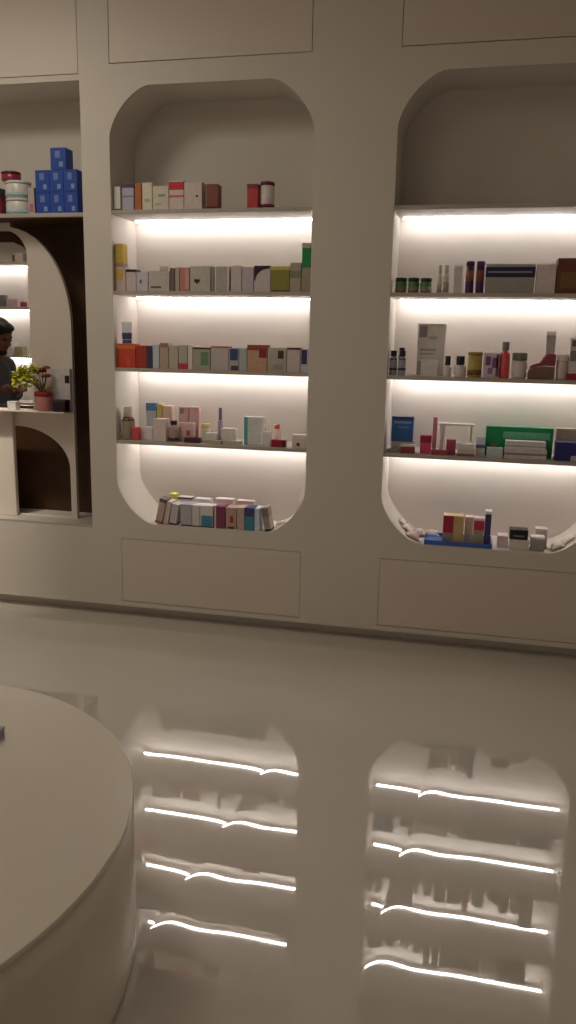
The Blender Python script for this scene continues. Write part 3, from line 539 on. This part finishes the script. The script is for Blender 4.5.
  ('stand','acrylic_stand','stand','white acrylic stand with flat top and upright post, fourth shelf',None,(236, 226, 222),(-0.0569,0.1,0.9518,0.1721,0.07,0.1432),'b4',{}),
  ('carton','small_pack','box','raspberry carton under the white acrylic stand, fourth shelf',None,(166, 54, 84),(-0.0777,0.06,0.9518,0.0436,0.035,0.0699),'b4',{}),
  ('carton','small_pack','box','flat raspberry pack before the post of the acrylic stand','flat packs on the fourth shelf of the right niche',(160, 56, 70),(-0.1291,0.025,0.9518,0.0772,0.03,0.0239),'b4',{}),
  ('carton','small_pack','box','flat grey-white pack under the acrylic stand, lower of two','flat packs on the fourth shelf of the right niche',(206, 196, 194),(-0.0065,0.025,0.9518,0.0825,0.05,0.0317),'b4',{'bands': [(0.0, 0.35, (120, 80, 90))]}),
  ('carton','small_pack','box','flat white pack under the acrylic stand, upper of two','flat packs on the fourth shelf of the right niche',(230, 220, 216),(-0.008,0.025,0.984,0.0769,0.05,0.0235),'b4',{}),
  ('carton','small_pack','box','white carton with a blue stripe left of the green box',None,(222, 212, 216),(0.0588,0.06,0.9518,0.0401,0.05,0.0904),'b4',{'bands': [(0.42, 0.6, (60, 92, 160))]}),
  ('carton','wide_carton','box','wide green box with lighter green panel on the fourth shelf',None,(16, 128, 72),(0.2344,0.1,0.9518,0.3059,0.06,0.1393),'b4',{'patches': [(0.26, 0.6, 0.95, 0.84, (96, 190, 150)), (0.09, 0.15, 0.17, 0.42, (160, 90, 70)), (0.28, 0.2, 0.92, 0.5, (40, 150, 96))]}),
  ('carton','small_pack','box','pale teal low pack in front of the green box',None,(186, 208, 202),(0.1253,0.025,0.9518,0.0721,0.05,0.0456),'b4',{}),
  ('carton','wide_carton','box','flat white carton before the green box, lower of two','flat white cartons before the green box',(214, 204, 204),(0.2635,0.025,0.9518,0.1884,0.06,0.0453),'b4',{'bands': [(0.4, 0.6, (130, 112, 130))]}),
  ('carton','wide_carton','box','flat white carton before the green box, upper of two','flat white cartons before the green box',(230, 222, 220),(0.2606,0.025,0.9976,0.1792,0.06,0.037),'b4',{'bands': [(0.3, 0.42, (150, 146, 150))]}),
  ('carton','wide_carton','box','greige carton behind the navy box at the frame edge',None,(176, 160, 142),(0.4784,0.135,0.9518,0.1499,0.06,0.1388),'b4',{}),
  ('carton','wide_carton','box','navy box at the right frame edge of the fourth shelf',None,(26, 28, 98),(0.4697,0.025,0.9518,0.1479,0.07,0.0865),'b4',{'patches': [(0.46, 0, 0.8, 0.3, (190, 180, 200))]}),
  ('traymat','display_tray','tray','long blue tray lying along the front of right niche bottom',None,(44, 78, 170),(-0.0166,0.025,0.517,0.3188,0.16,0.022),'b5',{}),
  ('carton','gift_carton','box','red and gold carton standing in the blue tray',None,(196, 160, 104),(-0.0422,0.025,0.5215,0.0974,0.07,0.1401),'b5',{'patches': [(0, 0.4, 0.5, 1, (160, 20, 44)), (0, 0, 0.5, 0.4, (130, 120, 128))]}),
  ('carton','gift_carton','box','narrow peach-white carton between the two red cartons in the tray',None,(232, 206, 186),(0.032,0.06,0.5215,0.0383,0.05,0.133),'b5',{}),
  ('carton','gift_carton','box','small carton red above and olive below in the blue tray',None,(146, 136, 112),(0.0777,0.025,0.5215,0.047,0.06,0.1355),'b5',{'bands': [(0.58, 0.92, (190, 30, 60)), (0.92, 1, (232, 206, 206))]}),
  ('carton','gift_carton','box','tall indigo carton with white top at tray right end',None,(52, 40, 100),(0.1188,0.025,0.5215,0.0283,0.06,0.1728),'b5',{'bands': [(0.92, 1, (226, 216, 220))]}),
  ('packet','sample_sachet','packet','white sachet highest on the curved left corner of right niche','sachets in the left corner of the right niche',(226, 206, 200),(-0.265,0.1,0.5531,0.0627,0.07,0.02),'b5',{'tilt': 36}),
  ('packet','sample_sachet','packet','pinkish sachet lowest at the curved left corner of right niche','sachets in the left corner of the right niche',(222, 184, 176),(-0.2329,0.025,0.5367,0.0661,0.07,0.022),'b5',{'tilt': 22}),
  ('packet','sample_sachet','packet','cream sachet near the tray end in the left corner','sachets in the left corner of the right niche',(230, 214, 206),(-0.2099,0.135,0.5275,0.0481,0.06,0.03),'b5',{'tilt': 10}),
  ('packet','sample_sachet','packet','white sachet lying behind the blue tray left end','sachets in the left corner of the right niche',(232, 218, 212),(-0.1475,0.175,0.517,0.0779,0.05,0.03),'b5',{}),
  ('carton','small_pack','box','flat pinkish pack right of the tray under its indigo carton',None,(232, 206, 202),(0.1938,0.06,0.517,0.0498,0.07,0.0552),'b5',{}),
  ('carton','small_pack','box','flat white carton under the glossy black case',None,(222, 210, 206),(0.2689,0.025,0.517,0.0899,0.07,0.0493),'b5',{}),
  ('carton','glossy_case','case','glossy black case lying on the flat white carton',None,(16, 14, 20),(0.2638,0.025,0.5667,0.0833,0.07,0.0478),'b5',{'patches': [(0.2, 0.3, 0.8, 0.45, (120, 112, 124))]}),
  ('carton','small_pack','box','grey cube carton with white top right of the black case',None,(150, 142, 146),(0.3518,0.025,0.517,0.0628,0.06,0.0675),'b5',{'bands': [(0.86, 1, (232, 224, 222))]}),
  ('carton','small_pack','box','pale grey carton behind the grey cube carton',None,(196, 184, 178),(0.3725,0.1,0.517,0.056,0.06,0.0935),'b5',{}),
  ('packet','sample_sachet','packet','beige sachet at the curved right corner of right niche','sachets in the right corner of the right niche',(206, 186, 170),(0.4477,0.025,0.5361,0.0566,0.08,0.02),'b5',{'tilt': -20}),
  ('packet','sample_sachet','packet','white sachet tipped high on the curved right corner','sachets in the right corner of the right niche',(232, 218, 208),(0.5012,0.06,0.5686,0.0566,0.08,0.018),'b5',{'tilt': -42}),
  ('packet','sample_sachet','packet','cream sachet highest at the back of the left curved corner, right niche','sachets in the left corner of the right niche',(232, 216, 206),(-0.2937,0.135,0.5754,0.0535,0.06,0.018),'b5',{'tilt': 44}),
]
for kind, name, cat, label, group, body, dims, sh, ex in ITEMS:
    product(kind, name, cat, label, group, body, dims, ex)

# the blue boxes on the open shelf at the left
BL = (16, 50, 150)
bex = dict(patches=[(.3, .55, .62, .86, (88, 110, 176)), (.55, .14, .8, .36, (110, 134, 196))])
ZS = 2.065
cols = [(-2.1900, -2.1135, 'left'), (-2.1125, -2.0375, 'middle'), (-2.0365, -1.9640, 'right')]
for x0, x1, nm in cols:
    for k in range(2):
        product('carton', 'milk_powder_box', 'box', 'deep blue box, %s row of the %s column of stacked blue boxes' % (('bottom', 'top')[k], nm), 'stacked blue boxes',
                BL, ((x0+x1)/2, .045, ZS+k*.1045, x1-x0, .08, .104), bex)
product('carton', 'milk_powder_box', 'box', 'deep blue box alone on top of all the stacked blue boxes', 'stacked blue boxes', BL, (-2.0640, .05, ZS+.2095, .084, .075, .102), bex)
for k in range(2):
    product('jar', 'formula_tin', 'tin', 'white tin left of the blue boxes, %s of two' % ('lower', 'upper')[k], 'white tins', (214, 208, 206),
            (-2.318, .04, ZS+k*.0835, .136, .12, .083), dict(cap=(206, 204, 200), capf=.16, bands=[(.1, .3, (150, 190, 196))]))
product('carton', 'medicine_carton', 'box', 'narrow greyish pink carton between white tins and blue boxes', None, (176, 160, 158), (-2.2200, .05, ZS, .034, .06, .13), dict(patches=[(.2, .1, .8, .4, (170, 90, 110))]))
product('jar', 'red_jar', 'jar', 'dark red jar lying on top of the white tins', None, (126, 22, 46), (-2.352, .05, ZS+.168, .10, .09, .045), dict(cap=(80, 14, 26)))
product('carton', 'medicine_carton', 'box', 'dark red carton left of the white tins at frame edge', None, (120, 20, 44), (-2.423, .05, ZS, .06, .08, .13), dict(bands=[(.7, 1, (40, 40, 44))]))

# on the hatch ledge: flowers in a pink pot, a white box and a black box
LZ = 1.0796
fl = thing('flower_pot', 'pink pot with red rim holding yellow-green foliage and dark red blossoms', 'flowers', (-2.197, .050, LZ))
obj('pot', lathe([(.030, 0), (.034, .004), (.044, .075), (.043, .078)], n=24), mat((214, 140, 132), .4, 'pot_glaze'), fl)
obj('rim', lathe([(.0442, .0783), (.048, .082), (.048, .097), (.040, .102)], n=24), mat((150, 24, 38), .4, 'rim_glaze'), fl)
def leaf(bm, c, d, up, L, W):
    d = d.normalized(); s = d.cross(up).normalized(); nrm = s.cross(d)
    pts = [(0, 0), (.3, .8), (.6, 1), (.85, .6), (1, 0)]
    prev = None
    for t, w in pts:
        p = c+d*L*t+nrm*(-.25*L*t*t); a = bm.verts.new(p+s*W*w*.5+nrm*.002); b = bm.verts.new(p-s*W*w*.5+nrm*.002); m_ = bm.verts.new(p)
        if prev:
            bm.faces.new((prev[0], a, m_, prev[2])); bm.faces.new((prev[2], m_, b, prev[1]))
        prev = (a, b, m_)
    return bm
rs = random.Random(3)
st = bmesh.new(); lf = bmesh.new(); heads = []
for i in range(13):
    a = rs.uniform(0, 2*PI); tip = Vector((-.085+rs.uniform(-.045, .06), rs.uniform(-.035, .005), rs.uniform(.16, .24)))
    base = Vector((.012*math.cos(a), .012*math.sin(a), .098)); mid = (base+tip)/2+Vector((.012, 0, .012))
    tube(st, [base, mid, tip], .002, .0014, 6)
    for k in range(9):
        dv = Vector((rs.uniform(-1, 1), rs.uniform(-1, .25), rs.uniform(-.2, .9)))
        leaf(lf, tip+Vector((rs.uniform(-.012, .012), rs.uniform(-.01, .01), rs.uniform(-.04, .01))), dv, Vector((.1, -.3, 1)), rs.uniform(.03, .052), rs.uniform(.018, .028))
for p in ((.004, -.012, .215), (.026, -.004, .225), (.012, .006, .18), (.034, -.014, .185), (-.006, .01, .205)):
    tube(st, [(0, 0, .098), (p[0]*.6, p[1]*.6, .15), p], .002, .0014, 6); heads.append(p)
for k in range(10):
    a = rs.uniform(0, 2*PI); leaf(lf, Vector((.01*math.cos(a), .01*math.sin(a), .1)), Vector((math.cos(a), math.sin(a)*.5, .6)), Vector((0, 0, 1)), .05, .018)
obj('stems', st, mat((70, 78, 30), .6, 'stem_green'), fl)
lo = obj('foliage', lf, mat((204, 200, 44), .55, 'leaf_yellow_green', .3, 30), fl)
for i, p in enumerate(heads):
    b = bmesh.new()
    for ring, (nn, rr, zz) in enumerate(((7, .015, 0), (6, .010, .004), (4, .005, .007))):
        for k in range(nn):
            a = 2*PI*k/nn+ring*.4
            ball(b, (p[0]+rr*math.cos(a), p[1]+rr*math.sin(a), p[2]+zz), (.0085, .0085, .005), 8, 6)
    obj('blossom', b, mat(((132, 36, 50), (150, 70, 40), (120, 50, 60))[i % 3], .5, 'petal'), fl)
product('carton', 'gift_box', 'box', 'white box with black dot behind the flower pot on ledge', None, (206, 196, 200), (-2.120, .094, LZ, .108, .022, .222),
        dict(patches=[(.74, .66, .98, .84, (20, 16, 20))]))
product('carton', 'perfume_box', 'box', 'small black box in front of the white box on ledge', None, (18, 12, 18), (-2.100, .03, LZ, .07, .055, .062), dict(bands=[(.82, 1, (44, 34, 42))]))
product('carton', 'small_pack', 'box', 'small white pack at the left edge on the hatch block', None, (240, 234, 230), (-2.375, .03, LZ, .05, .04, .045), dict(bands=[(.9, 1, (222, 216, 212))]))
product('carton', 'reflection_block', 'box', 'small lilac stand-in for a reflection, left edge of the plinth top', None, (120, 112, 140), (-1.214, -2.095, .4003, .10, .05, .03), dict(bands=[(.8, 1, (150, 140, 160))]))  # added block imitating the person's reflection in the glossy plinth top

# packs on the shelves behind the hatch
for kind, x, zi, w, h, c, lb in (('carton', -3.50, 0, .07, .07, (196, 166, 160), 'blush carton on the top rear shelf behind the hatch'),
                          ('jar', -3.57, 0, .05, .06, (96, 60, 54), 'brown jar on the top rear shelf behind the hatch'),
                          ('carton', -3.58, 1, .10, .06, (190, 150, 160), 'pinkish carton on the second rear shelf behind the hatch'),
                          ('jar', -3.52, 1, .06, .04, (120, 30, 60), 'maroon jar on the second rear shelf behind the hatch'),
                          ('carton', -3.67, 1, .05, .09, (90, 90, 92), 'grey carton on the second rear shelf behind the hatch'),
                          ('carton', -3.54, 2, .07, .07, (150, 146, 100), 'olive carton on the third rear shelf behind the hatch'),
                          ('carton', -3.65, 2, .10, .10, (200, 190, 188), 'pale carton on the third rear shelf behind the hatch')):
    product(kind, 'shelf_carton' if kind == 'carton' else 'shelf_jar', 'box' if kind == 'carton' else 'jar', lb, 'packs on the rear shelves', c, (x, 2.06 if kind == 'carton' else 2.10, REAR[zi]+.0005, w, w, h), {})

# ------------------------------------------------------------------ the person behind the hatch
def skin(verts, edges, rad, sub=2):
    me = bpy.data.meshes.new('sk'); me.from_pydata(verts, edges, [])
    o = bpy.data.objects.new('sk', me); C.objects.link(o)
    m = o.modifiers.new('Skin', 'SKIN'); m.use_smooth_shade = True
    sv = me.skin_vertices[0].data
    for i, r in enumerate(rad):
        sv[i].radius = r if isinstance(r, tuple) else (r, r); sv[i].use_root = (i == 0)
    s = o.modifiers.new('Sub', 'SUBSURF'); s.levels = sub; s.render_levels = sub
    dg = bpy.context.evaluated_depsgraph_get(); out = bpy.data.meshes.new_from_object(o.evaluated_get(dg))
    bpy.data.objects.remove(o); return out
def merged(meshes, voxel):
    bm = bmesh.new()
    for m_ in meshes: bm.from_mesh(m_) if isinstance(m_, bpy.types.Mesh) else None
    me = bpy.data.meshes.new('mg'); bm.to_mesh(me); bm.free()
    o = bpy.data.objects.new('mg', me); C.objects.link(o)
    r = o.modifiers.new('R', 'REMESH'); r.mode = 'VOXEL'; r.voxel_size = voxel; r.use_smooth_shade = True
    s = o.modifiers.new('S', 'SMOOTH'); s.factor = .5; s.iterations = 3
    dg = bpy.context.evaluated_depsgraph_get(); out = bpy.data.meshes.new_from_object(o.evaluated_get(dg))
    bpy.data.objects.remove(o); return out
def bm_mesh(fn):
    bm = bmesh.new(); fn(bm); me = bpy.data.meshes.new('b'); bm.to_mesh(me); bm.free(); return me
# local frame: x forward, y to the person's left, z up
TORSO = dict(v=[(0, 0, .88), (0, 0, 1.0), (.0, 0, 1.14), (.02, 0, 1.26), (.045, 0, 1.335), (.065, 0, 1.385)],
             r=[(.115, .15), (.105, .14), (.115, .16), (.10, .15), (.055, .06), (.05, .052)])
def limb_arm(s, hand):
    return [(.015, s*.165, 1.275), (-.02, s*.215, 1.15), (-.045, s*.225, 1.03), (.07, s*.185, 1.055), hand]
hands = {-1: (.175, -.12, 1.095), 1: (.165, .10, 1.09)}
def fingers(s):
    h = Vector(hands[s]); out = []
    fwd = (h-Vector((.07, s*.185, 1.055))).normalized(); side = Vector((0, -s, 0)); dn = Vector((0, 0, -1))
    side = (side-fwd*side.dot(fwd)).normalized()
    palm = [tuple(h), tuple(h+fwd*.045), tuple(h+fwd*.085)]
    out.append(skin(palm, [(0, 1), (1, 2)], [(.022, .026), (.018, .038), (.014, .038)], 1))
    for k, (o_, L) in enumerate(((-.030, .062), (-.010, .072), (.010, .068), (.029, .052))):
        b0 = h+fwd*.08+side*o_; p1 = b0+fwd*L*.45+dn*.008; p2 = p1+fwd*L*.25+dn*.020; p3 = p2+fwd*L*.08+dn*.018
        out.append(skin([tuple(b0-fwd*.012), tuple(p1), tuple(p2), tuple(p3)], [(0, 1), (1, 2), (2, 3)], [.0095, .009, .0085, .0075], 1))
    t0 = h+fwd*.02+side*.03; t1 = t0+side*.022+fwd*.025+dn*.01; t2 = t1+fwd*.028+dn*.012
    out.append(skin([tuple(t0), tuple(t1), tuple(t2)], [(0, 1), (1, 2)], [.012, .0105, .009], 1))
    return out
legs = {s: [(0, s*.09, .86), (.01, s*.095, .66), (.015, s*.10, .46), (-.005, s*.10, .27), (-.02, s*.10, .085)] for s in (-1, 1)}
tilt = Matrix.Rotation(math.radians(20), 3, 'Y'); HC = Vector((.095, 0, 1.462))
def hpnt(p): return HC+tilt @ Vector(p)
def head(bm):
    ball(bm, hpnt((-.012, 0, .028)), (.094, .074, .088), 24, 16, tilt)
    ball(bm, hpnt((.018, 0, -.030)), (.066, .060, .078), 20, 14, tilt)
    ball(bm, hpnt((.045, 0, -.085)), (.030, .034, .024), 14, 10, tilt)      # chin
    ball(bm, hpnt((.088, 0, -.018)), (.020, .014, .020), 12, 8, tilt)       # nose tip
    ball(bm, hpnt((.080, 0, .006)), (.012, .010, .030), 12, 8, tilt)        # bridge
    ball(bm, hpnt((.076, 0, .024)), (.014, .045, .010), 12, 8, tilt)        # brow
    ball(bm, hpnt((.078, 0, -.052)), (.010, .024, .006), 12, 8, tilt)       # upper lip
    ball(bm, hpnt((.075, 0, -.062)), (.010, .022, .007), 12, 8, tilt)       # lower lip
    for s in (-1, 1):
        ball(bm, hpnt((-.008, s*.076, -.008)), (.016, .008, .030), 12, 8, tilt)   # ear
        ball(bm, hpnt((.05, s*.042, -.02)), (.022, .018, .018), 12, 8, tilt)      # cheek
ms = [skin(TORSO['v'], [(i, i+1) for i in range(5)], TORSO['r']), bm_mesh(head),
      skin([(.05, 0, 1.34), (.07, 0, 1.39), (.085, 0, 1.42)], [(0, 1), (1, 2)], [.058, .052, .052], 1)]
for s in (-1, 1):
    a = limb_arm(s, hands[s])
    ms.append(skin([(.015, s*.06, 1.285)]+a, [(i, i+1) for i in range(5)], [.06, .056, .046, .040, .036, .024]))
    ms += fingers(s)
    ms.append(skin(legs[s], [(i, i+1) for i in range(4)], [.086, .076, .056, .054, .038]))
    ms.append(skin([(-.05, s*.10, .035), (.03, s*.10, .05), (.13, s*.105, .025)], [(0, 1), (1, 2)], [.032, .04, .024], 1))
pr = thing('person', 'person in grey shirt with black hair and beard behind the hatch', 'person', (-3.325, 1.32, 0), None, 0, math.radians(-8))
M_skin = mat((128, 82, 60), .5, 'skin', .05, 20)
obj('body', merged(ms, .0055), M_skin, pr)
for s in (-1, 1):
    b = bmesh.new(); ball(b, hpnt((.0735, s*.030, .004)), (.009, .011, .008), 12, 8, tilt); obj('eye', b, mat((40, 26, 20), .2, 'eye'), pr)
def hair(bm):
    ball(bm, hpnt((-.022, 0, .044)), (.100, .082, .088), 24, 16, tilt)
    ball(bm, hpnt((-.052, 0, .0)), (.066, .076, .078), 20, 12, tilt)
    ball(bm, hpnt((.045, .0, .088)), (.046, .058, .028), 16, 10, tilt @ Matrix.Rotation(math.radians(18), 3, 'Y'))
obj('hair', merged([bm_mesh(hair)], .006), mat((20, 14, 13), .5, 'hair', .3, 60), pr)
def beard(bm):
    ball(bm, hpnt((.05, 0, -.092)), (.036, .041, .026), 16, 10, tilt)
    for s in (-1, 1): ball(bm, hpnt((.012, s*.046, -.066)), (.045, .022, .036), 14, 10, tilt)
    ball(bm, hpnt((.080, 0, -.043)), (.009, .028, .006), 12, 8, tilt)
obj('beard', merged([bm_mesh(beard)], .005), mat((26, 18, 16), .6, 'beard', .3, 60), pr)
sh = [skin(TORSO['v'][:5], [(i, i+1) for i in range(4)], [(a+.014, b+.014) for a, b in TORSO['r'][:4]]+[(.072, .078)])]
for s in (-1, 1):
    a = limb_arm(s, hands[s])
    sh.append(skin([(.015, s*.06, 1.285)]+a[:4]+[tuple(Vector(a[3]).lerp(Vector(a[4]), .35))], [(i, i+1) for i in range(5)], [.075, .070, .060, .055, .050, .046]))
obj('shirt', merged(sh, .008), mat((92, 96, 108), .8, 'grey_cotton', .08, 60), pr)
tr = [skin([(0, 0, .98), (0, 0, .86)], [(0, 1)], [(.125, .155), (.12, .15)])]
for s in (-1, 1): tr.append(skin(legs[s], [(i, i+1) for i in range(4)], [.10, .09, .072, .068, .06]))
obj('trousers', merged(tr, .009), mat((38, 38, 46), .8, 'dark_denim', .1, 60), pr)
for s in (-1, 1):
    obj('shoe', merged([skin([(-.06, s*.10, .045), (.03, s*.10, .055), (.14, s*.105, .038)], [(0, 1), (1, 2)], [.043, .05, .036], 1)], .008), mat((28, 24, 22), .5, 'shoe_leather'), pr)

# ------------------------------------------------------------------ light
def area(name, loc, size, power, col, target=None, spread=180, sy=None):
    l = bpy.data.lights.new(name, 'AREA'); l.energy = power; l.color = col; l.size = size
    if sy: l.shape = 'RECTANGLE'; l.size_y = sy
    l.spread = math.radians(spread)
    o = bpy.data.objects.new(name, l); C.objects.link(o); o.location = loc
    d = (Vector(target)-Vector(loc)) if target else Vector((0, 0, -1))
    o.rotation_euler = d.to_track_quat('-Z', 'Y').to_euler(); return o
WARM = (1, .925, .77)
area('downlight_left', (-2.4, -1.2, 3.2), .5, 12, WARM)
area('downlight_centre', (-1.5, -2.0, 3.2), .8, 5, WARM)
area('downlight_rear', (-3.2, 1.0, 3.2), .6, 9, WARM)
area('added_counter_fill', (-2.8, -1.1, 3.2), .12, 1.4, WARM, target=(-2.72, .09, .8), spread=26)  # added narrow beam that brightens the hatch block, not a known lamp
area('added_front_fill', (-1.6, -5.0, 1.6), 1.8, 2.6, (1, .95, .87), target=(-1.6, 0, 1.5), sy=1.6)  # added weak frontal fill for facade, packs and plinth side

w = bpy.data.worlds.new('dim_room'); bpy.context.scene.world = w; w.use_nodes = True
w.node_tree.nodes['Background'].inputs[0].default_value = (1, .85, .68, 1); w.node_tree.nodes['Background'].inputs[1].default_value = .02

# ------------------------------------------------------------------ camera (level of a hand-held phone)
yaw, pitch, roll, f = .2195766973, -.2059099669, .0208683708, 801.3458
r = Vector((math.cos(yaw), math.sin(yaw), 0)); fw = Vector((-math.sin(yaw), math.cos(yaw), 0)); up = Vector((0, 0, 1))
f2 = fw*math.cos(pitch)+up*math.sin(pitch); u2 = up*math.cos(pitch)-fw*math.sin(pitch)
r3 = r*math.cos(roll)+u2*math.sin(roll); u3 = u2*math.cos(roll)-r*math.sin(roll)
cam = bpy.data.cameras.new('camera'); co = bpy.data.objects.new('camera', cam); C.objects.link(co)
R = Matrix((r3, u3, -f2)).transposed().to_4x4(); co.matrix_world = Matrix.Translation((0, -3.8194079, 1.45)) @ R
cam.sensor_fit = 'VERTICAL'; cam.sensor_height = 24; cam.lens = 24*f/1024; cam.clip_start = .02
sc = bpy.context.scene; sc.camera = co
sc.view_settings.view_transform = 'Standard'; sc.view_settings.look = 'None'
sc.view_settings.exposure = 0; sc.view_settings.gamma = 1; sc.view_settings.use_curve_mapping = False
